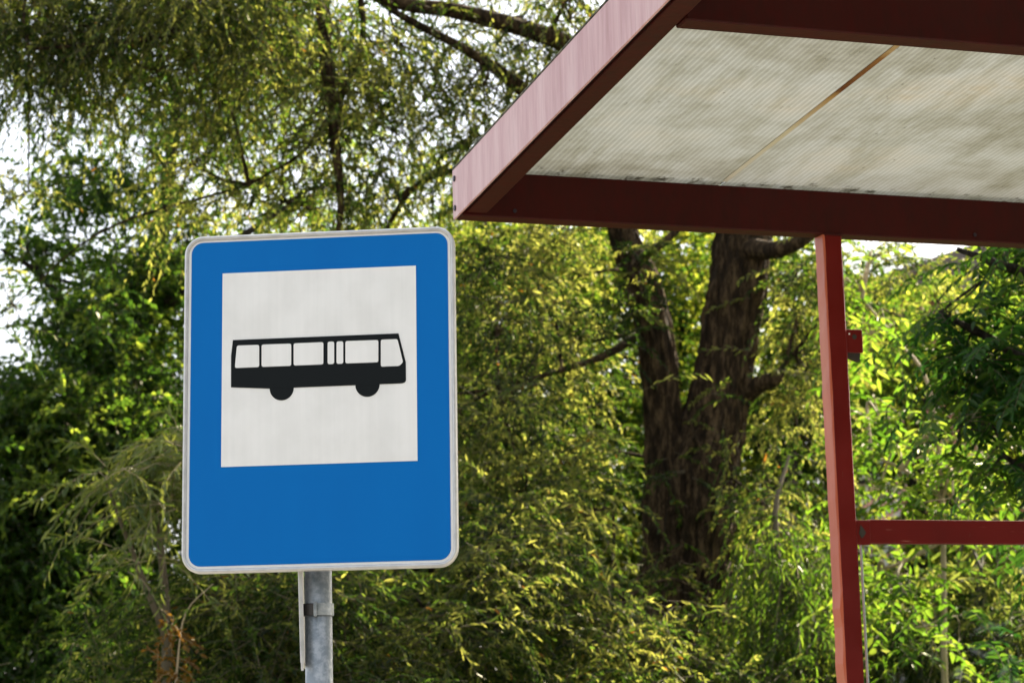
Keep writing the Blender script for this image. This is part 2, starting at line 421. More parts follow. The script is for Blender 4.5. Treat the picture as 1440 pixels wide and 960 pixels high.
class Tree:
    """limbs + clusters of leafy twigs"""
    def __init__(s, name, base, label, cat, group=None):
        s.root = tag(empty(name, base), label, cat, group); s.lv = Leaves(); s.br = Tubes(); s.tw = Tubes(); s.pts = []

    def limb(s, pts, rad, seg=8, ridges=0.0, sub=4, into=None):
        (into or s.br).tube(pts, rad, seg, ridges, sub)
        s.pts += [Vector(p) for p in pts]

    def cluster(s, px, py, Y, rx, ry, rd, n, kind, leaf=(.040, .0112), tw=.38, K=26, droop=.42, subs=10, tint=(0., .9), spread=.27, conn=True, r_tw=.0022, ground=.35, cr=.6):
        c = np.array(at(px, py, Y)); sc = Y / F; R = np.array([rx * sc, rd, ry * sc])
        u = rdir(subs) * rng.uniform(.25, 1, (subs, 1)) ** (1 / 2.2)
        sub = c + u * R
        if conn and s.pts:
            A = np.array([tuple(p) for p in s.pts]); j = np.argmin(((A - c) ** 2).sum(1)); a = A[j]
            s.br.tube([a, (a * .5 + c * .5) + rng.normal(0, .08, 3) + [0, 0, .12], c], [.022 * cr, .016 * cr, .009 * cr], 6)
            for q in sub:
                mid = (c + q) / 2 + rng.normal(0, .06, 3); s.br.tube([c, mid, q], [.009 * cr, .006 * cr, .003 * cr], 5, sub=3)
        k = rng.integers(0, subs, n)
        O = sub[k] + rng.normal(size=(n, 3)) * R * spread
        O = O[O[:, 2] > ground]; n = len(O); k = k[:n]
        ct = rng.uniform(tint[0], tint[1], subs)[k]
        if kind == 'willow':
            D = rdir(n, .45); L = tw * rng.uniform(.5, 1.35, n); g = droop * rng.uniform(.5, 1.5, n)
        elif kind == 'pinnate':
            D = rdir(n, .5); L = tw * rng.uniform(.7, 1.3, n); g = np.full(n, droop) * rng.uniform(.4, 1.4, n)
        else:
            D = rdir(n, .7); L = tw * rng.uniform(.5, 1.4, n); g = droop * rng.uniform(.3, 1.5, n)
        s.tw.twigs(O, D, L, g, r_tw)
        t = np.linspace(.12, 1, K)[None, :] + rng.uniform(-.02, .02, (n, K)); up = np.array([0, 0, 1.])
        C = O[:, None] + D[:, None] * (L[:, None] * t)[..., None] - up * (g[:, None] * L[:, None] * t * t)[..., None]
        Tn = D[:, None] - up * (2 * g[:, None] * t)[..., None]; Tn = Tn / np.linalg.norm(Tn, axis=2, keepdims=True)
        C = C.reshape(-1, 3); Tn = Tn.reshape(-1, 3); M_ = len(C)
        if kind == 'pinnate':
            side = np.tile(np.where(np.arange(K) % 2, 1., -1.), n)
            Sd = nrm(np.cross(Tn, up) + 1e-4) * side[:, None]; last = np.tile(np.arange(K) == K - 1, n)
            dr = nrm(Tn * .55 + Sd * .9 + rng.normal(0, .12, (M_, 3)) - up * .15); dr[last] = Tn[last]
            Nn = nrm(np.cross(Sd * side[:, None], Tn) + rng.normal(0, .25, (M_, 3)))
        else:
            q = rdir(M_); q = nrm(q - Tn * (q * Tn).sum(1, keepdims=True))
            a = rng.uniform(.35, .85, M_)[:, None]
            dr = nrm(Tn * np.cos(a) + q * np.sin(a) - up * (.25 if kind == 'willow' else .1)); Nn = rdir(M_)
            Nn = nrm(Nn + up * .25)
        ln = leaf[0] * rng.uniform(.6, 1.25, M_); wd = leaf[1] * rng.uniform(.75, 1.25, M_)
        T = np.clip(np.repeat(ct, K) + rng.normal(0, .22, M_), 0, .93); T[rng.random(M_) < .005] = 1
        s.lv.add(C, dr, Nn, ln, wd, T)

    def finish(s, leafm, barkm, simple=False, trunk=None, twig=B_TWIG):
        if trunk: trunk.build('trunk', barkm, s.root)
        if s.br.n: s.br.build('branches', barkm, s.root)
        cr = s.lv.build('crown', leafm, s.root, simple)
        s.tw.build('twigs', twig, cr)
        return s.root


def ground_at(px, Y):
    p = at(px, 900, Y); return Vector((p.x, Y, 0))

NL = 0
DENS = .62

# ---- the big willow
W = Tree('willow_tree', ground_at(962, 14), 'large willow with a thick forked trunk and narrow drooping leaves, behind sign and shelter', 'tree')
tk = Tubes(); Yw = 14
W.limb([ground_at(955, Yw) + Vector((0, 0, -.1)), ground_at(957, Yw) + Vector((0, 0, .35)), at(958, 1000, Yw), at(965, 820, Yw), at(972, 720, Yw), at(985, 650, Yw), at(1003, 590, Yw), at(1021, 500, Yw), at(1038, 400, Yw), at(1046, 340, Yw), at(1062, 200, Yw), at(1085, 50, Yw), at(1100, -120, Yw), at(1150, -300, Yw)],
       [.42, .34, .27, .25, .26, .235, .19, .168, .175, .17, .16, .14, .11, .07], 120, .10, 14, tk)
W.limb([at(950, 860, Yw + .05), at(943, 740, Yw), at(936, 650, Yw - .02), at(932, 590, Yw - .05), at(926, 500, Yw - .1), at(905, 400, Yw - .1), at(876, 330, Yw - .15), at(858, 220, Yw - .3), at(846, 110, Yw - .5)],
       [.17, .17, .13, .105, .11, .105, .088, .08, .07], 90, .11, 12, tk)
W.limb([at(850, 130, Yw - .5), at(820, 78, Yw - .6), at(770, 52, Yw - .7), at(700, 30, Yw - .9), at(630, 14, Yw - 1.0), at(560, 4, Yw - 1.1), at(455, -35, Yw - 1.4), at(300, -60, Yw - 1.8), at(120, -50, Yw - 2.2)], [.08, .06, .055, .05, .045, .04, .036, .03, .018], 16, .04)
W.limb([at(858, 230, Yw - .35), at(800, 175, Yw - .5), at(738, 128, Yw - .6), at(690, 92, Yw - .8), at(640, 62, Yw - 1), at(560, 20, Yw - 1.1), at(505, -20, Yw - 1.2)], [.05, .045, .045, .035, .026, .02, .016], 12, .04)
W.limb([at(450, -60, Yw - 1.3), at(455, 30, Yw - 1.3), at(461, 110, Yw - 1.3), at(471, 200, Yw - 1.3), at(479, 290, Yw - 1.3), at(470, 360, Yw - 1.3)], [.045, .042, .036, .03, .02, .01], 12, .05)
W.limb([at(862, 290, Yw - .2), at(760, 240, Yw - .4), at(640, 240, Yw - .5), at(585, 262, Yw - .6), at(550, 310, Yw - .7), at(520, 380, Yw - .8)], [.04, .03, .022, .018, .014, .008], 10)
W.limb([at(505, -20, 12.8), at(510, 60, 12.8), at(480, 130, 12.8), at(430, 210, 12.8), at(350, 260, 12.8)], [.02, .018, .014, .011, .006], 8)
W.limb([at(300, -60, 12.2), at(250, 40, 12.2), at(150, 60, 12.1), at(40, 70, 12.0)], [.03, .02, .014, .008], 8)
W.limb([at(1040, 560, Yw), at(1068, 540, Yw - .1), at(1090, 532, Yw - .12), at(1104, 512, Yw - .1)], [.07, .055, .045, .012], 14, .06)
W.limb([at(1050, 350, Yw - .1), at(1100, 350, Yw - .4), at(1150, 320, Yw - .5), at(1210, 250, Yw - .5), at(1300, 150, Yw - .6)], [.07, .05, .035, .028, .015], 14, .05)
W.limb([at(884, 388, Yw - .1), at(905, 362, Yw - .3), at(940, 335, Yw - .35), at(985, 290, Yw - .3)], [.035, .028, .024, .012], 10)
W.limb([at(900, 470, Yw), at(850, 500, Yw - .3), at(790, 520, Yw - .5), at(700, 545, Yw - .8), at(600, 560, Yw - 1.0)], [.03, .024, .018, .012, .006], 8)
W.limb([at(950, 880, Yw - .1), at(860, 850, Yw - .9), at(700, 810, Yw - 1.6), at(520, 790, Yw - 2.0), at(330, 760, Yw - 2.2), at(200, 650, Yw - 2.3)], [.05, .04, .03, .022, .016, .008], 8)
wk = dict(kind='willow')
for a in [
    # curtain hanging from above, upper left
    (60, -30, 12.3, 170, 120, .7, 1000), (250, 0, 12.4, 170, 110, .7, 950), (420, 0, 12.6, 130, 100, .6, 560), (120, 75, 12.6, 150, 60, .6, 380), (300, 120, 12.8, 120, 60, .6, 170),
    (470, 180, 12.8, 90, 110, .6, 150), (560, 60, 13.0, 110, 80, .6, 260), (700, 40, 13.3, 110, 60, .5, 240), (800, 30, 13.4, 70, 70, .5, 200), (640, 150, 13.3, 80, 70, .5, 110), (560, 280, 13.2, 110, 50, .5, 140), (400, 285, 12.9, 110, 50, .5, 120),
    (760, 130, 13.4, 60, 60, .4, 110), (270, 230, 13.2, 90, 80, .5, 130),
    # middle, between sign and trunk
    (690, 370, 13.6, 90, 60, .6, 260), (770, 400, 14.6, 80, 70, .5, 330), (700, 470, 13.4, 80, 70, .6, 200), (780, 540, 14.6, 80, 70, .5, 330), (690, 600, 13.2, 90, 80, .6, 260), (810, 640, 14.5, 60, 70, .4, 200), (800, 470, 13.6, 50, 60, .3, 60),
    (740, 690, 12.9, 90, 60, .5, 220), (800, 330, 14.4, 70, 40, .4, 200), (840, 720, 13.2, 50, 40, .3, 60),
    # low foreground sprays
    (260, 900, 11.6, 150, 80, .6, 380), (440, 880, 11.6, 150, 80, .6, 420), (600, 860, 11.8, 130, 90, .6, 430), (740, 850, 12.2, 120, 90, .6, 400), (850, 890, 12.4, 90, 70, .6, 280), (985, 950, 12.4, 80, 40, .4, 110), (1000, 850, 13.2, 40, 40, .2, 22), (680, 760, 12.2, 90, 60, .5, 160),
    (400, 960, 11.5, 300, 60, .7, 420), (800, 980, 12.0, 300, 60, .7, 420), (940, 780, 13.4, 40, 60, .2, 26),
    # right of the trunk
    (1120, 480, 14.2, 50, 90, .6, 200), (1110, 400, 14.0, 50, 50, .5, 140), (1120, 600, 14.5, 50, 70, .6, 150), (1230, 430, 14.0, 80, 50, .6, 60), (1090, 720, 13.6, 60, 70, .5, 120),
    # above the frame
    (200, -190, 12.9, 330, 90, 1.6, 1100), (650, -170, 13.4, 280, 90, 1.6, 700), (1000, -170, 14.0, 250, 120, 1.5, 450), (1300, -60, 14.0, 250, 160, 1.5, 220), (1150, 150, 14.2, 200, 120, 1.0, 320),
]:
    up_ = a[1] < 300 and a[0] < 860; low = a[1] > 740
    W.cluster(*a[:6], int(a[6] * DENS * (1.25 if low else 1)), subs=12, droop=.85 if up_ else .42, tint=(.1, .93) if up_ else ((0, .8) if low else (0, .93)), **wk)
# longer pale shoots scattered through the near sprays
for a in [(500, 880, 11.4, 200, 60, .4, 60), (760, 840, 12.0, 140, 80, .4, 60), (900, 910, 12.2, 90, 40, .4, 36), (330, 840, 11.3, 90, 60, .4, 26), (720, 560, 13.0, 90, 160, .4, 50), (1120, 500, 13.8, 50, 120, .3, 26), (220, 100, 12.2, 220, 80, .4, 50), (470, 120, 12.4, 90, 120, .4, 40), (680, 120, 13.0, 80, 80, .3, 24)]:
    W.cluster(*a, subs=16, cr=.4, kind='willow', leaf=(.062, .0105), tw=.45, K=13, droop=.25, tint=(.55, .93), spread=.5)
# twigs dangling on the trunk
for a in [(1230, 358, 13.8, 40, 22, .3, 22), (1290, 372, 13.8, 50, 20, .3, 34), (560, 190, 13.0, 110, 90, .4, 60), (660, 200, 13.2, 70, 60, .4, 40), (40, 270, 12.8, 60, 50, .4, 26), (20, 430, 13.2, 40, 40, .4, 14)]:
    W.cluster(*a, subs=8, cr=.4, **wk)
W.cluster(885, 400, 13.5, 30, 70, .1, 55, 'willow', tw=.3, subs=8)
W.cluster(990, 640, 13.55, 60, 120, .1, 30, 'willow', tw=.3, subs=8)
W.finish(L_WILLOW, B_WILLOW, trunk=tk)

# ---- sage sprays beside the sign (a younger willow)
S = Tree('willow_shrub', ground_at(230, 11.2), 'young willow bush with pale sage leaves beside the left edge of the sign', 'shrub')
S.limb([ground_at(230, 11.2), at(230, 1100, 11.2), at(235, 900, 11.2), at(225, 760, 11.2), at(210, 660, 11.2)], [.04, .035, .025, .016, .008], 10)
S.limb([at(235, 900, 11.2), at(180, 760, 11.1), at(150, 680, 11.0)], [.02, .012, .006], 8)
for a in [(215, 660, 11.1, 60, 35, .3, 60), (165, 665, 11.0, 35, 25, .25, 18), (238, 720, 11.1, 35, 40, .3, 34), (200, 780, 11.0, 40, 30, .3, 12), (255, 640, 11.2, 40, 40, .3, 40)]:
    S.cluster(*a, 'willow', leaf=(.078, .013), tw=.34, K=14, droop=.55, subs=8, r_tw=.0022, conn=False)
S.finish(L_SAGE, B_TWIG, twig=B_PALE)

# ---- dark broadleaf tree, left
Ld = Tree('broadleaf_tree', ground_at(120, 17), 'dark green broadleaf tree with gaps of sky at the left edge of the view', 'tree')
t2 = Tubes()
Ld.limb([ground_at(130, 17) + Vector((0, 0, -.1)), at(135, 1200, 17), at(130, 950, 17), at(150, 700, 17), at(190, 480, 17), at(230, 300, 17), at(250, 120, 17)], [.24, .2, .17, .14, .1, .06, .03], 24, .05, 6, t2)
Ld.limb([at(140, 800, 17), at(80, 650, 16.8), at(20, 560, 16.6), at(-60, 500, 16.5)], [.08, .06, .04, .02], 10)
Ld.limb([at(165, 600, 17), at(120, 480, 16.8), at(60, 390, 16.7), at(0, 350, 16.6)], [.06, .04, .025, .01], 10)
Ld.limb([at(190, 480, 17), at(260, 400, 17), at(330, 340, 17), at(420, 280, 17.2)], [.06, .045, .03, .015], 10)
Ld.limb([at(150, 700, 17), at(250, 640, 17.2), at(350, 600, 17.2)], [.06, .045, .02], 10)
for a in [(150, 290, 17.2, 80, 45, .7, 170), (60, 350, 16.9, 60, 35, .6, 130), (140, 400, 17, 80, 55, .9, 270), (240, 360, 17.2, 80, 70, .9, 290), (300, 450, 17.4, 100, 90, 1, 420), (110, 470, 16.8, 60, 40, .7, 170), (180, 500, 17, 90, 60, 1, 520),
          (20, 580, 16.6, 90, 40, .8, 520), (120, 620, 16.8, 120, 80, 1, 1400), (0, 690, 16.5, 110, 90, 1, 1300), (110, 770, 16.6, 130, 90, 1, 1500), (230, 600, 17.2, 110, 90, 1, 1200), (20, 860, 16.4, 140, 90, 1, 1400), (190, 900, 16.8, 140, 90, 1, 1300),
          (350, 650, 17.5, 130, 130, 1, 900), (350, 880, 17.5, 160, 120, 1, 1100), (60, 1000, 16.5, 250, 90, 1, 1100), (-120, 800, 16.5, 120, 200, 1, 900),
          (250, 200, 17.3, 110, 90, .9, 200), (400, 200, 17.6, 100, 100, .9, 200), (200, 80, 17.4, 200, 90, 1, 380), (400, 60, 17.6, 120, 90, 1, 330), (90, 250, 17, 50, 35, .4, 60)]:
    Ld.cluster(*a, 'broad', leaf=(.050, .027), tw=.26, K=16, droop=.35, subs=12, spread=.3)
Ld.finish(L_DARK, B_DARK, simple=True, trunk=t2)

# ---- yellow-green trees standing in the light behind the willow
def back_tree(px, Y, top, label, cl, seed_leaf=(.046, .027), leafm=L_BACK, trunk_r=.12, lean=0):
    T = Tree('background_tree', ground_at(px, Y), label, 'tree', 'trees standing in the light behind the willow')
    t = Tubes()
    T.limb([ground_at(px, Y) + Vector((0, 0, -.1)), at(px + lean * .3, 1050, Y), at(px + lean * .6, 800, Y), at(px + lean, top + 100, Y)], [trunk_r * 1.4, trunk_r * 1.1, trunk_r * .8, trunk_r * .3], 16, .05, 6, t)
    for k in range(5):
        y0 = 850 - k * 90
        if y0 < top + 60: break
        sgn = 1 if k % 2 else -1
        T.limb([at(px + lean * .6, y0, Y), at(px + lean * .6 + sgn * 60, y0 - 60, Y + .3), at(px + lean * .6 + sgn * 120, y0 - 90, Y + .4)], [.05, .03, .012], 8)
    for a in cl: T.cluster(*a, 'broad', leaf=seed_leaf, tw=.3, K=22, droop=.4, subs=16, spread=.3, tint=(0, .85))
    return T.finish(leafm, B_DARK, simple=True, trunk=t)

back_tree(520, 23, 250, 'tall yellow-green tree right behind the bus stop sign', [
    (450, 330, 23, 90, 50, 1.2, 150), (560, 370, 23, 110, 40, 1.3, 200), (450, 470, 23, 140, 110, 1.4, 900), (600, 500, 23, 120, 120, 1.4, 900), (500, 700, 23, 160, 130, 1.5, 1200), (420, 900, 23, 180, 130, 1.5, 1200), (620, 900, 23, 140, 130, 1.5, 900), (560, 200, 23, 120, 60, 1, 90), (400, 120, 23, 100, 100, 1, 110)])
back_tree(720, 21, 330, 'sunlit yellow-green tree between the sign and the willow trunk', [
    (690, 360, 21, 100, 50, 1.1, 650), (780, 430, 21, 110, 80, 1.2, 1100), (670, 520, 21, 90, 90, 1.2, 900), (780, 600, 21, 110, 90, 1.2, 1200), (680, 700, 21, 110, 90, 1.2, 1100), (800, 780, 21, 110, 100, 1.2, 1100), (680, 900, 21, 140, 110, 1.3, 1200), (840, 950, 21, 140, 90, 1.3, 900), (680, 260, 21, 90, 50, .8, 130)])
back_tree(960, 22, 330, 'yellow-green tree seen through the fork of the willow', [
    (900, 370, 22, 90, 60, 1.2, 600), (980, 430, 22, 90, 80, 1.2, 700), (930, 560, 22, 100, 90, 1.2, 700), (900, 720, 22, 120, 110, 1.2, 900), (1010, 850, 22, 110, 130, 1.2, 900), (1000, 640, 22, 90, 90, 1.2, 600), (860, 880, 22, 110, 110, 1.2, 700), (1000, 300, 22, 100, 60, 1, 150)])
back_tree(1112, 19, 340, 'slim pale green tree with a dark stem to the right of the willow trunk', [
    (1110, 400, 19, 70, 60, 1, 380), (1100, 520, 19.3, 80, 80, 1, 650), (1090, 650, 20, 60, 70, .7, 330), (1150, 620, 20, 60, 90, .7, 360), (1100, 770, 19.5, 100, 80, 1, 750), (1120, 900, 19.2, 110, 90, 1, 900), (1160, 480, 19.3, 60, 80, .8, 350)],
    leafm=L_BACK, trunk_r=.09)
back_tree(1290, 21, 380, 'olive green tree behind the right side of the shelter', [
    (1290, 470, 21, 110, 50, 1.2, 420), (1400, 450, 21, 90, 60, 1.2, 240), (1240, 560, 21, 90, 90, 1.2, 700), (1370, 600, 21.5, 110, 100, 1.2, 480), (1280, 720, 21, 110, 90, 1.2, 280), (1400, 800, 21.5, 120, 110, 1.2, 340), (1260, 880, 21, 120, 110, 1.2, 800), (1420, 950, 21, 120, 90, 1.2, 700), (1500, 600, 21, 90, 300, 1.2, 1200), (1240, 400, 21, 50, 30, .6, 60)],
    leafm=L_BACK)
# ---- weeping strands low, right of the trunk
V_ = Tree('weeping_shrub', ground_at(1090, 13), 'weeping light green bush below and right of the willow trunk', 'shrub')
V_.limb([ground_at(1090, 13), at(1095, 1050, 13), at(1100, 850, 13), at(1090, 720, 13), at(1110, 640, 13.2)], [.04, .03, .022, .016, .008], 10)
V_.limb([at(1100, 850, 13), at(1130, 780, 13), at(1150, 730, 13)], [.012, .008, .004], 8)
for a in [(1085, 780, 13, 40, 50, .4, 70), (1130, 800, 13, 45, 60, .4, 110), (1100, 880, 13, 60, 60, .4, 170), (1150, 900, 12.8, 50, 70, .4, 150), (1100, 960, 12.8, 90, 60, .5, 190)]:
    V_.cluster(*a, 'willow', leaf=(.07, .011), tw=.75, K=26, droop=2.2, subs=10, tint=(.3, .9), cr=.4)
V_.finish(L_ASH, B_TWIG)

# ---- ash sapling, bright leaves behind the post
A = Tree('ash_sapling', ground_at(1250, 12), 'bright green ash sapling with backlit compound leaves behind the red post', 'tree')
A.limb([ground_at(1330, 12), at(1330, 1000, 12), at(1325, 700, 12), at(1305, 540, 12), at(1262, 480, 12), at(1212, 420, 12)], [.022, .018, .012, .010, .009, .006], 10)
A.limb([at(1325, 700, 12), at(1270, 660, 12), at(1225, 640, 12)], [.014, .01, .006], 8)
A.limb([at(1325, 760, 12), at(1270, 790, 12), at(1235, 800, 12)], [.014, .01, .006], 8)
ak = dict(kind='pinnate', leaf=(.078, .026), tw=.26, K=11, droop=.35, subs=5, conn=True, cr=.5, r_tw=.0022, tint=(.1, 1))
for a in [(1210, 410, 12, 30, 30, .25, 14), (1225, 470, 12, 35, 25, .25, 12), (1240, 590, 12, 50, 35, .3, 24), (1300, 640, 12, 60, 40, .3, 26), (1235, 690, 12, 40, 40, .3, 14), (1250, 820, 12, 50, 40, .3, 22), (1340, 700, 11.8, 60, 40, .3, 20), (1300, 880, 11.8, 80, 50, .3, 16), (1390, 650, 12, 50, 60, .3, 18)]:
    A.cluster(*a, **ak)
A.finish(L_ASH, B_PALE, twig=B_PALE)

# ---- dark ash in the shade, far right
R_ = Tree('ash_tree', ground_at(1560, 9.5), 'dark shaded ash tree reaching in from the right edge behind the shelter', 'tree')
t3 = Tubes()
R_.limb([ground_at(1570, 9.5) + Vector((0, 0, -.1)), at(1570, 1300, 9.5), at(1560, 900, 9.5), at(1540, 500, 9.5), at(1530, 200, 9.5)], [.17, .14, .12, .09, .04], 24, .05, 6, t3)
R_.limb([at(1550, 640, 9.5), at(1480, 540, 9.4), at(1400, 480, 9.3), at(1320, 440, 9.3)], [.04, .03, .018, .008], 10)
R_.limb([at(1545, 520, 9.5), at(1460, 400, 9.4), at(1400, 370, 9.3), at(1345, 350, 9.3)], [.035, .026, .018, .01], 10)
R_.limb([at(1555, 800, 9.5), at(1480, 690, 9.4), at(1410, 640, 9.4)], [.035, .026, .01], 10)
for a in [(1405, 365, 9.3, 35, 18, .25, 14), (1335, 440, 9.3, 42, 16, .2, 16), (1400, 485, 9.3, 60, 30, .3, 38), (1360, 530, 9.3, 50, 28, .3, 26), (1425, 560, 9.4, 50, 40, .3, 34), (1430, 650, 9.4, 50, 40, .3, 26), (1350, 600, 9.3, 30, 20, .2, 6), (1470, 450, 9.4, 60, 120, .4, 110),
          (1400, 900, 10.2, 60, 60, .3, 16), (1500, 800, 9.6, 60, 120, .4, 60), (1450, 200, 9.6, 90, 130, .5, 70)]:
    R_.cluster(*a, 'pinnate', leaf=(.068, .022), tw=.24, K=15, droop=.45, subs=7, tint=(0, 1), r_tw=.0025, cr=.3, conn=a[1] > 390)
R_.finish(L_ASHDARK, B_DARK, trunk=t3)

# ---- low willow bush bottom right
Q = Tree('willow_shrub', ground_at(1360, 13), 'low olive willow bush seen through the glass at the bottom right', 'shrub')
Q.limb([ground_at(1360, 13), at(1360, 1100, 13), at(1370, 900, 13), at(1380, 800, 13)], [.035, .03, .02, .01], 10)
for a in [(1290, 900, 13, 80, 50, .5, 170), (1400, 900, 13, 80, 60, .5, 200), (1340, 830, 13.2, 70, 40, .4, 80), (1350, 990, 12.8, 150, 60, .6, 260), (1430, 780, 13.3, 50, 40, .4, 60)]:
    Q.cluster(*a, 'willow', leaf=(.08, .014), tw=.42, K=18, droop=.6, subs=9, cr=.5)
Q.finish(L_WILLOW, B_TWIG, twig=B_PALE)

# ---- dry brown spray at the bottom left
D_ = Tree('dry_shrub', ground_at(245, 10.8), 'dry brown-leaved sprig low at the left of the sign pole', 'shrub')
D_.limb([ground_at(245, 10.8), at(245, 1060, 10.8), at(250, 930, 10.8), at(262, 860, 10.8), at(300, 820, 10.8)], [.009, .007, .005, .003, .002], 8)
for a in [(245, 905, 10.8, 16, 30, .1, 10), (262, 950, 10.8, 22, 20, .1, 9), (232, 860, 10.8, 10, 20, .08, 3)]:
    D_.cluster(*a, 'broad', leaf=(.035, .02), tw=.12, K=8, droop=.8, subs=4, tint=(0, 1), conn=False)
D_.finish(L_BROWN, B_PALE, twig=B_PALE)

# ------------------------------------------------------------------ house behind the trees on the right
def c_brick(nt):
    b = nt.nodes.new('ShaderNodeTexBrick'); v = coord(nt, (1, 1, 1))
    sp = nt.nodes.new('ShaderNodeSeparateXYZ'); nt.links.new(v, sp.inputs[0]); cb = nt.nodes.new('ShaderNodeCombineXYZ')
    nt.links.new(sp.outputs['X'], cb.inputs['X']); nt.links.new(sp.outputs['Z'], cb.inputs['Y']); nt.links.new(cb.outputs[0], b.inputs['Vector'])
    b.inputs['Scale'].default_value = 1; b.inputs['Brick Width'].default_value = .25; b.inputs['Row Height'].default_value = .075; b.inputs['Mortar Size'].default_value = .008
    b.inputs['Color1'].default_value = (.36, .13, .09, 1); b.inputs['Color2'].default_value = (.46, .19, .14, 1); b.inputs['Mortar'].default_value = (.4, .36, .32, 1)
    return b.outputs['Color']
M_BRICK = principled('red_brick', c_brick, .85)
M_ROOF = principled('dark_roof_sheet', lambda nt: ramp(nt, noise(nt, 4, 4, coord(nt)), [(.3, (.10, .075, .065)), (.7, (.17, .12, .10))]), .6)
M_FRAME = principled('white_frame', (.75, .75, .73), .5)
M_WGLASS = principled('window_glass', (.03, .04, .045), .06, spec=.8)
hb = at(1275, 900, 27); hx0 = hb.x
H_ = tag(empty('brick_house', (hx0, 27, 0)), 'red brick house glimpsed between the leaves at the right', 'house')
eave = at(1330, 415, 27).z
bm = bmesh.new(); box(bm, (0, 0, 0), (9, 7, eave)); bm_link('wall', bm, M_BRICK, H_)
bm = bmesh.new()
pr = [(-.4, eave - .02), (9.4, eave - .02), (9.4, eave + .12), (4.5, eave + 1.6), (-.4, eave + .12)]
poly_prism(bm, pr, -.3, 7.3); bm_link('roof', bm, M_ROOF, H_)
for wx in (1.3, 4.0, 6.7):
    bm = bmesh.new()
    for (lo, hi) in (((wx, -.04, 1.2), (wx + .07, .03, 2.6)), ((wx + 1.13, -.04, 1.2), (wx + 1.2, .03, 2.6)), ((wx + .07, -.04, 1.2), (wx + 1.13, .03, 1.27)), ((wx + .07, -.04, 2.53), (wx + 1.13, .03, 2.6)), ((wx + .57, -.035, 1.27), (wx + .63, .03, 2.53))):
        box(bm, lo, hi)
    wn = bm_link('window', bm, M_FRAME, H_)
    bm = bmesh.new(); box(bm, (wx + .07, -.015, 1.27), (wx + 1.13, -.005, 2.53)); bm_link('pane', bm, M_WGLASS, wn)

# ------------------------------------------------------------------ bus stop sign
def R3(rx, ry, rz): return Matrix.Rotation(rz, 3, 'Z') @ Matrix.Rotation(ry, 3, 'Y') @ Matrix.Rotation(rx, 3, 'X')
SC = Vector((-.42369, 5.03136, .79078 + 1.6))
Ms = R3(-.01592, .00765, -.10472)
pole_x, pole_y = at(448.3, 900, 5.09).x, 5.09
SG = tag(empty('bus_stop_sign', (pole_x, pole_y, 0)), 'blue bus stop sign with a black bus on a white square, on a galvanised pole', 'road sign')
TF = Matrix.Translation(SC) @ Ms.to_4x4()


def sbm(name, bm, mats, parent=None, smooth=False):
    bm.transform(TF); return bm_link(name, bm, mats, parent or SG, world=True, smooth=smooth)

hw, hh = .300, .372
bm = bmesh.new(); poly_prism(bm, rrect(-hw + .003, hw - .003, -hh + .003, hh - .003, .037), 0.0, .002); sbm('sign_plate', bm, M_GALV)
plate = SG.children[0]
bm = bmesh.new(); poly_prism(bm, rrect(-.2935, .2935, -.3655, .3655, .033), -.0008, -.0002); sbm('white_border', bm, M_WHITE, plate)
bm = bmesh.new(); poly_prism(bm, rrect(-.2865, .2865, -.3585, .3595, .026), -.0018, -.0010); sbm('blue_field', bm, M_BLUE, plate)
bm = bmesh.new(); poly_prism(bm, [(-.216, -.1433), (.216, -.1433), (.216, .2880), (-.216, .2880)], -.0028, -.0020); sbm('white_square', bm, M_WHITE, plate)


def arc(cx_, cz_, r, a0, a1, n=18):
    return [(cx_ + r * cos(radians(a0 + (a1 - a0) * i / n)), cz_ + r * sin(radians(a0 + (a1 - a0) * i / n))) for i in range(n + 1)]

body = [(-.1915, .1370), (-.1954, .1013), (-.1950, .0318), (-.1085, .0258), (.1840, .0272)] + [(.1895, .0290), (.1923, .0325), (.1922, .0737), (.1766, .1379)]
bm = bmesh.new(); poly_prism(bm, body, -.0038, -.0030, 0)
for wx_, wz_ in ((-.0822, .0256), (.1075, .0268)): poly_prism(bm, arc(wx_, wz_, .0267, 0, 350, 35), -.0035, -.0031, 0)
wins = [[(-.1824, .1242), (-.1326, .1240), (-.1324, .0744), (-.1866, .0743)], [(-.1271, .1242), (-.0612, .1242), (-.0611, .0746), (-.1269, .0746)], [(-.0557, .1244), (.0104, .1246), (.0103, .0752), (-.0556, .0750)],
        [(.0199, .1252), (.0343, .1252), (.0342, .0752), (.0198, .0752)], [(.0396, .1250), (.0544, .1250), (.0543, .0752), (.0395, .0752)], [(.0593, .1251), (.1321, .1248), (.1319, .0755), (.0592, .0755)],
        [(.1377, .1253), (.1744, .1253), (.1863, .0735), (.1779, .0657), (.1373, .0655)]]
for k, w in enumerate(wins): poly_prism(bm, round_poly(w, .0045 if k < 6 else .004), -.0046, -.0040, 1)
sbm('bus_symbol', bm, [M_BLACK, M_WHITE], plate)
# rolled rim: profile swept round the rounded rectangle
bm = bmesh.new()
path = rrect(-hw, hw, -hh, hh, .040, 9); n = len(path)
prof = [(-.0075, -.0012), (-.0068, -.0042), (-.0035, -.0062), (.0002, -.0052), (.0018, -.0022), (.0020, .012), (.0006, .0145), (-.002, .0145), (-.0035, .012), (-.0035, .003)]
rings = []
for i, (px_, pz_) in enumerate(path):
    a = Vector(path[i - 1]); b = Vector(path[(i + 1) % n]); t = (b - a).normalized(); nn = Vector((t.y, -t.x))
    rings.append([bm.verts.new((px_ + nn.x * o, y, pz_ + nn.y * o)) for o, y in prof])
for i in range(n):
    for k in range(len(prof)):
        k2 = (k + 1) % len(prof); bm.faces.new((rings[i][k], rings[i][k2], rings[(i + 1) % n][k2], rings[(i + 1) % n][k]))
sbm('rim', bm, M_RIM, plate, smooth=True)
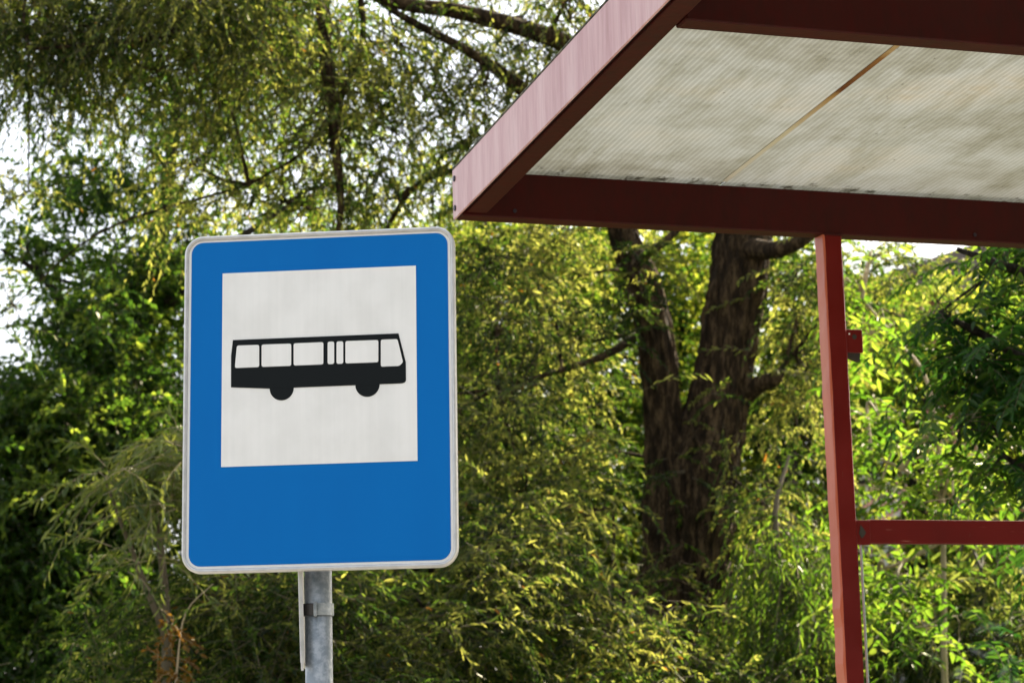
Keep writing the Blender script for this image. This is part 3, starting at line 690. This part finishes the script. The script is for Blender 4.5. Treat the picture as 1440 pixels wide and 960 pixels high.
# back rails + clamps
for dz in (.22, -.22):
    bm = bmesh.new(); box(bm, (-.24, .003, dz - .018), (.24, .016, dz + .018), .003); sbm('back_rail', bm, M_GALV)
bm = bmesh.new(); cyl(bm, (pole_x, pole_y, -.2), (pole_x, pole_y, 2.72), .0298, 48)
for f in bm.faces: f.smooth = len(f.verts) == 4
bm_link('pole', bm, M_GALV, SG, world=True)
bm = bmesh.new(); cyl(bm, (pole_x, pole_y, 2.72), (pole_x, pole_y, 2.735), .033, 32); bm_link('pole_cap', bm, M_DARKMETAL, SG, world=True)


def ring(bm, z0, z1, r0, r1, a0=0, a1=360, seg=40, c=(pole_x, pole_y)):
    k = seg; V = []
    for i in range(k + 1):
        a = radians(a0 + (a1 - a0) * i / k)
        V.append([bm.verts.new((c[0] + r * cos(a), c[1] + r * sin(a), z)) for r, z in ((r0, z0), (r1, z0), (r1, z1), (r0, z1))])
    for i in range(k):
        for j in range(4): bm.faces.new((V[i][j], V[i][(j + 1) % 4], V[i + 1][(j + 1) % 4], V[i + 1][j]))
    bm.faces.new(V[0]); bm.faces.new(V[-1][::-1])
for dz in (.22, -.22):
    z = SC.z + dz
    bm = bmesh.new(); ring(bm, z - .012, z + .012, .0302, .033); bm_link('clamp', bm, M_GALV, SG, world=True)

# timetable plate edge-on on the pole, own clamp
zc = at(448, 857, 5.09).z; zt = at(425, 822, 5.06).z; zb = at(425, 935, 5.06).z
px0 = at(424.5, 880, 5.05).x
TT = tag(empty('timetable_plate', (px0, 5.06, zb)), 'narrow grey metal plate seen edge-on, clamped to the left of the sign pole', 'plate')
vd = Vector((px0, 5.05, 0)).normalized(); ang = math.atan2(vd.x, vd.y)
TP = Matrix.Translation((px0 + .0005, 5.062, zb)) @ Matrix.Rotation(-ang + radians(-1.5), 4, 'Z') @ Matrix.Rotation(radians(-1.0), 4, 'Y') @ Matrix.Translation((0, 0, -zb))
bm = bmesh.new()
box(bm, (-.0018, -.010, zb), (.0018, .20, zt + .05), .0006, 1)
box(bm, (-.0052, -.014, zb + .006), (.0046, -.0095, zt + .045), .0015, 2)
box(bm, (-.0052, -.0095, zb + .006), (-.0030, .006, zt + .045))
bm.transform(TP); bm_link('plate', bm, M_RIM, TT, world=True)
bm = bmesh.new()
box(bm, (-.004, -.017, zb - .012), (.0015, -.012, zb + .03), .001, 1, M=None)
bm.transform(TP); bm_link('bent_corner', bm, M_RIM, TT, world=True)
bm = bmesh.new(); ring(bm, zc - .013, zc + .013, .0305, .0335, 262, 400); bm_link('clamp_band', bm, M_GALV, TT, world=True)
bm = bmesh.new(); ring(bm, zc - .0125, zc + .0125, .0305, .0365, 150, 264); box(bm, (px0, pole_y - .004, zc - .0125), (pole_x - .033, pole_y + .004, zc + .0125)); bm_link('clamp_bracket', bm, M_DARKMETAL, TT, world=True)
a = radians(264); bx, by = pole_x + .037 * cos(a), pole_y + .037 * sin(a)
bm = bmesh.new(); box(bm, (bx - .003, by - .008, zc - .016), (bx + .003, by + .006, zc + .016), .001, 1); bm_link('clamp_lug', bm, M_GALV, TT, world=True)

# ------------------------------------------------------------------ shelter
psi = .32453; dphi = .0; tau = .0735; PX = Vector((-.15438, 6.32347, 1.48506 + 1.6))
Xs = Vector((cos(psi), sin(psi), 0)); Ys = Vector((-sin(psi), cos(psi), 0))      # Ys points away from the street side
SH = empty('bus_shelter', (PX.x, PX.y, 0)); SH.matrix_world = Matrix.Translation((PX.x, PX.y, 0)) @ Matrix.Rotation(psi, 4, 'Z')
tag(SH, 'red steel bus shelter with a translucent ribbed roof and peeling paint', 'bus shelter')
Z0 = PX.z; LEN = 3.6; SBM = 1.4499
# local frame: x along the beams, y away from the camera; the rear-left bottom corner is the origin at height Z0


def zroof(y): return Z0 - y * math.tan(tau)      # y is negative towards the camera
def shear_box(bm, lo, hi, bevel=.002):
    """a box whose z follows the roof slope"""
    box(bm, lo, hi, bevel)
    for v in bm.verts: v.co.z -= v.co.y * math.tan(tau)
# rear beam
bm = bmesh.new(); box(bm, (.0085, -.062, Z0), (LEN - .0085, 0, Z0 + .128), .004, 2); bm_link('rear_beam', bm, M_REDSHADE, SH)
zf = Z0 + SBM * sin(tau)
yf = -SBM * cos(tau)
bm = bmesh.new(); box(bm, (.078, yf - .064, zf), (LEN - .078, yf, zf + .135), .004, 2); bm_link('front_beam', bm, M_REDSHADE, SH)
# end boards and the channels inside them
YE = yf - .62
for s, xa in ((0, 0.0), (1, LEN)):
    sg = 1 if s == 0 else -1
    def bx_(lo, hi, name, mm, bev=.002, par=SH):
        b_ = bmesh.new(); x_ = sorted((xa + sg * lo[0], xa + sg * hi[0])); shear_box(b_, (x_[0], lo[1], lo[2]), (x_[1], hi[1], hi[2]), bev); return bm_link(name, b_, mm, par)
    eb = bx_((0, YE, Z0 + .001), (.006, 0, Z0 + .141), 'end_board', M_FADESHEEN, .0015)
    bx_((.0062, YE + .004, Z0 + .012), (.019, -.064, Z0 + .135), 'shadow_gap', M_SHADEBLACK, .0, eb)  # dark strip filling the gap, shade painted as its colour
    bx_((.0192, YE + .004, Z0 + .003), (.0765, -.0645, Z0 + .130), 'end_channel', M_REDSHADE, .003)
    bx_((-.001, YE, Z0 + .1412), (.03, 0, Z0 + .1470), 'moss_lip', M_STREAKTOP, .001, eb)
    for yb in (-.022, YE + .022):
        for zz in (.028, .112):
            b_ = bmesh.new(); z_ = zroof(yb) + zz
            cyl(b_, (xa, yb, z_), (xa - sg * .0035, yb, z_), .0085, 6); bm_link('bolt', b_, M_BOLT, eb)
# roof sheets and joints
def sheet(xa, xb):
    b_ = bmesh.new(); shear_box(b_, (xa, YE + .02, Z0 + .1360), (xb, -.01, Z0 + .1400), 0); return bm_link('roof_sheet', b_, M_PANEL, SH)
XJ = .80
xs = [.045, XJ - .004, XJ + 1.05, LEN - .045]
for i in range(3): sheet(xs[i] + (.008 if i else 0), xs[i + 1])
for xj in xs[1:-1]:
    b_ = bmesh.new(); shear_box(b_, (xj - .006, yf - .04, Z0 + .1335), (xj + .009, -.064, Z0 + .1358), 0); bm_link('roof_joint', b_, M_SEAM, SH)
    b_ = bmesh.new(); shear_box(b_, (xj - .006, YE + .02, Z0 + .1335), (xj + .009, yf - .068, Z0 + .1358), 0); bm_link('roof_joint', b_, M_SEAM, SH)


# posts with slightly battered corners
def post(x, name='post'):
    b_ = bmesh.new(); nseg = 60; zt_ = Z0 - .0015; V = []
    prof_ = [(0, -.0635), (.06, -.0635), (.06, -.0035), (0, -.0035)]
    rr = np.random.default_rng(5)
    bev = .004
    for i in range(nseg + 1):
        z = zt_ * i / nseg; d = 0
        ring_ = []
        for (cx_, cy_, ax_, ay_) in ((bev, -.0635, -1, 0), (.06 - bev, -.0635, 0, 0), (.06, -.0635 + bev, 0, 0), (.06, -.0035 - bev, 0, 0), (.06 - bev, -.0035, 0, 0), (bev, -.0035, 0, 0), (0, -.0035 - bev, 1, 0), (0, -.0635 + bev, 1, 0)):
            j = rr.normal(0, .0005)
            if ax_ == 1: j -= .0055 * max(0, math.sin(z * 41 + 1.0)) * (1 if 1.75 < z < 2.28 else .25) * (.5 + .5 * math.sin(z * 17))
            ring_.append(b_.verts.new((x + cx_ + j, cy_ + rr.normal(0, .0003), z)))
        V.append(ring_)
    for i in range(nseg):
        for k in range(8):
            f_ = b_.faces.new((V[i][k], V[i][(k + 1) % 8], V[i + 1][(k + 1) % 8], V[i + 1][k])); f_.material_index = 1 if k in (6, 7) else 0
    b_.faces.new(V[0]); b_.faces.new(V[-1])
    return bm_link(name, b_, [M_RED, M_LITPOST], SH)
POSTX = 1.10198
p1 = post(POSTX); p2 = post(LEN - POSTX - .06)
# peeled flakes on the back corner of the near post
rz = .58837 + 1.6
# rail, end brackets, pane
XA = POSTX + .06; XB = LEN - POSTX - .06
bm = bmesh.new(); box(bm, (XA + .04, -.052, rz), (XB - .04, -.022, rz + .069), .003, 2); bm_link('rail', bm, M_RAIL, SH)
for xa, sg in ((XA, 1), (XB, -1)):
    bm = bmesh.new(); a_, b2 = sorted((xa + sg * .0005, xa + sg * .044)); box(bm, (a_, -.058, rz - .004), (b2, -.052, rz + .066), .001, 1)
    br = bm_link('rail_bracket', bm, M_RED, SH)
    xc = xa + sg * .017; bm = bmesh.new()
    poly_prism(bm, [(xc - .010, rz + .028), (xc - .006, rz + .040), (xc - .004, rz + .052), (xc + .004, rz + .044), (xc + .013, rz + .030), (xc + .004, rz + .018), (xc - .003, rz + .014)], -.0592, -.0583)
    bm_link('socket_hole', bm, M_SHADEBLACK, br)
bm = bmesh.new(); box(bm, (XA + .022, -.040, .35), (XB - .022, -.034, rz - .001)); gp = bm_link('glass_pane', bm, M_GLASS, SH)
for xa in (XA + .020, XB - .026):
    bm = bmesh.new(); box(bm, (xa, -.0415, .35), (xa + .004, -.0325, rz - .001)); bm_link('pane_edge', bm, M_GLASSEDGE, gp)
bm = bmesh.new(); box(bm, (XA, -.052, .27), (XB, -.022, .345), .003, 2); bm_link('lower_rail', bm, M_RED, SH)
# weld bead where the post meets the beam, screws along the end board, bolts through the rail bracket
rw = np.random.default_rng(3)
bm = bmesh.new()
for k in range(22):
    x_ = POSTX + .003 + k * .0026; cyl(bm, (x_, -.0645, Z0 - .0015 + rw.normal(0, .0006)), (x_ + .0028, -.0645, Z0 - .0015 + rw.normal(0, .0006)), .0032 + rw.normal(0, .0004), 8)
bm_link('weld_bead', bm, M_REDSHADE, SH)
for xs_ in (.16, 1.6, 2.4, 3.3):
    bm = bmesh.new(); cyl(bm, (xs_, -.0621, Z0 + .020), (xs_, -.0650, Z0 + .020), .006, 6); bm_link('bolt', bm, M_BOLT, SH)
# loose bracket higher up on the post
zb1 = 1.207 + 1.6; zb0 = 1.139 + 1.6
LB = bmesh.new(); box(LB, (XA + .0005, -.0575, zb0), (XA + .052, -.0525, zb1), .0012, 1)
lb = bm_link('empty_bracket', LB, M_RED, SH)
bm = bmesh.new(); cyl(bm, (XA + .026, -.0582, zb0 + .046), (XA + .026, -.0577, zb0 + .046), .0075, 20); bm_link('bracket_hole', bm, M_SHADEBLACK, lb)
bm = bmesh.new(); cyl(bm, (XA + .010, -.0582, zb0 + .054), (XA + .010, -.0577, zb0 + .054), .0025, 12); bm_link('paint_chip', bm, M_FRAME, lb)
bm = bmesh.new(); poly_prism(bm, [(XA + .0005, zb0 + .004), (XA + .046, zb0 + .004), (XA + .043, zb0 - .024), (XA + .0005, zb0 - .010)], -.050, -.030); bm_link('bracket_tab', bm, M_SHADEBLACK, lb)

# ------------------------------------------------------------------ ground
def plane(name, pts, z, mm, kind='structure'):
    b_ = bmesh.new(); b_.faces.new([b_.verts.new((x, y, z)) for x, y in pts]); o = bm_link(name, b_, mm); tag(o, kind=kind); return o
M_GRASS = principled('grass_ground', lambda nt: ramp(nt, noise(nt, 1.5, 8, coord(nt), .7), [(.3, (.035, .05, .015)), (.7, (.08, .10, .03))]), .95)
M_PAVE = principled('paving', lambda nt: ramp(nt, noise(nt, 3, 8, coord(nt), .7), [(.3, (.22, .21, .20)), (.7, (.33, .32, .30))]), .9)
M_ROAD = principled('asphalt', lambda nt: ramp(nt, noise(nt, 20, 8, coord(nt), .7), [(.3, (.045, .045, .045)), (.7, (.07, .07, .07))]), .9)
M_KERB = principled('kerb_stone', lambda nt: ramp(nt, noise(nt, 8, 6, coord(nt), .7), [(.3, (.3, .29, .28)), (.7, (.42, .41, .39))]), .9)
M_LINE = principled('road_paint', (.75, .75, .72), .7)
plane('ground', [(-400, -400), (400, -400), (400, 400), (-400, 400)], -.13, M_GRASS)
bm = bmesh.new(); box(bm, (-60, -1.0, -.125), (60, 7.6, 0.0)); tag(bm_link('pavement', bm, M_PAVE), kind='structure')
bm = bmesh.new(); box(bm, (-60, 7.604, -.125), (60, 60, -.004)); tag(bm_link('verge', bm, M_GRASS), kind='structure')
bm = bmesh.new(); box(bm, (-60, -1.15, -.125), (60, -1.003, .003), .01, 2); tag(bm_link('kerb', bm, M_KERB), kind='structure')
plane('road', [(-60, -9), (60, -9), (60, -1.152), (-60, -1.152)], -.122, M_ROAD)
b_ = bmesh.new()
for k in range(-9, 10):
    b_.faces.new([b_.verts.new((x, y, -.118)) for x, y in ((k * 6, -5.1), (k * 6 + 3, -5.1), (k * 6 + 3, -4.98), (k * 6, -4.98))])
tag(bm_link('road_marking', b_, M_LINE), kind='structure')

# unseen trees added behind the camera to block the low sky light
M_FAR = m_leaf('blocker_tree_leaf', [(0, (.02, .04, .012)), (1, (.05, .08, .02))], [(0, (.08, .16, .02)), (1, (.2, .3, .04))], .4, .04)
for i, (tx, ty, th) in enumerate([(-9, -19, 8.5), (-2, -14, 10), (4.5, -13, 11), (11, -12, 11), (18, -10, 11), (22, -3, 10), (-17, -22, 9)]):
    T = Tree('blocker_tree', (tx, ty, -.13), 'unseen dense tree added across the road to block low sky light', 'tree', 'unseen trees added to block the low sky')
    t = Tubes(); T.limb([(tx, ty, -.13), (tx + .1, ty, 3), (tx, ty + .1, th * .8)], [.28, .22, .08], 16, .05, 5, t)
    n_ = 5200; u_ = rdir(n_) * rng.uniform(.1, 1, (n_, 1)) ** .45
    P_ = np.array([tx, ty, th * .56]) + u_ * np.array([3.9, 3.2, th * .46])
    T.lv.add(P_, rdir(n_), rdir(n_), rng.uniform(.3, .6, n_), rng.uniform(.2, .4, n_), rng.uniform(0, 1, n_))
    T.tw.twigs(P_[:400], rdir(400), rng.uniform(.5, 1., 400), np.zeros(400), .01)
    T.finish(M_FAR, B_DARK, simple=True, trunk=t)

# ------------------------------------------------------------------ light
SUN_AZ = radians(40); SUN_EL = radians(35)       # azimuth measured from +Y towards +X
sd = Vector((sin(SUN_AZ) * cos(SUN_EL), cos(SUN_AZ) * cos(SUN_EL), sin(SUN_EL)))
sl = bpy.data.lights.new('sun', 'SUN'); sl.energy = 5.0; sl.angle = radians(.55); sl.color = (1, .87, .66)
so = bpy.data.objects.new('sun', sl); COL.objects.link(so); so.rotation_euler = (-sd).to_track_quat('-Z', 'Y').to_euler(); so.location = (0, 0, 20)

w = bpy.data.worlds.new('World'); scene.world = w; w.use_nodes = True
nt = w.node_tree; nt.nodes.clear()
out = nt.nodes.new('ShaderNodeOutputWorld'); bg = nt.nodes.new('ShaderNodeBackground')
sky = nt.nodes.new('ShaderNodeTexSky'); sky.sky_type = 'NISHITA'; sky.sun_disc = False
sky.sun_elevation = SUN_EL; sky.sun_rotation = SUN_AZ; sky.air_density = 1.0; sky.dust_density = 4.0; sky.ozone_density = 1.0
# thin bright cloud veil over the blue
tc = nt.nodes.new('ShaderNodeTexCoord')
cn = noise(nt, 2.2, 6, tc.outputs['Generated'], .6)
cf = ramp(nt, cn, [(.25, (.4,) * 3), (.6, (.75,) * 3)])
cl = mixc(nt, cf, sky.outputs[0], (3.8, 3.85, 3.95))
nt.links.new(cl, bg.inputs[0]); bg.inputs[1].default_value = .10
nt.links.new(bg.outputs[0], out.inputs[0])

scene.view_settings.view_transform = 'Standard'; scene.view_settings.look = 'None'
scene.view_settings.exposure = 2.1; scene.view_settings.gamma = 1
scene.view_settings.use_curve_mapping = False
scene.render.engine = 'CYCLES'
cy = scene.cycles
cy.max_bounces = 8; cy.diffuse_bounces = 4; cy.transmission_bounces = 6; cy.glossy_bounces = 3; cy.transparent_max_bounces = 8
cy.sample_clamp_indirect = 6; cy.use_denoising = True
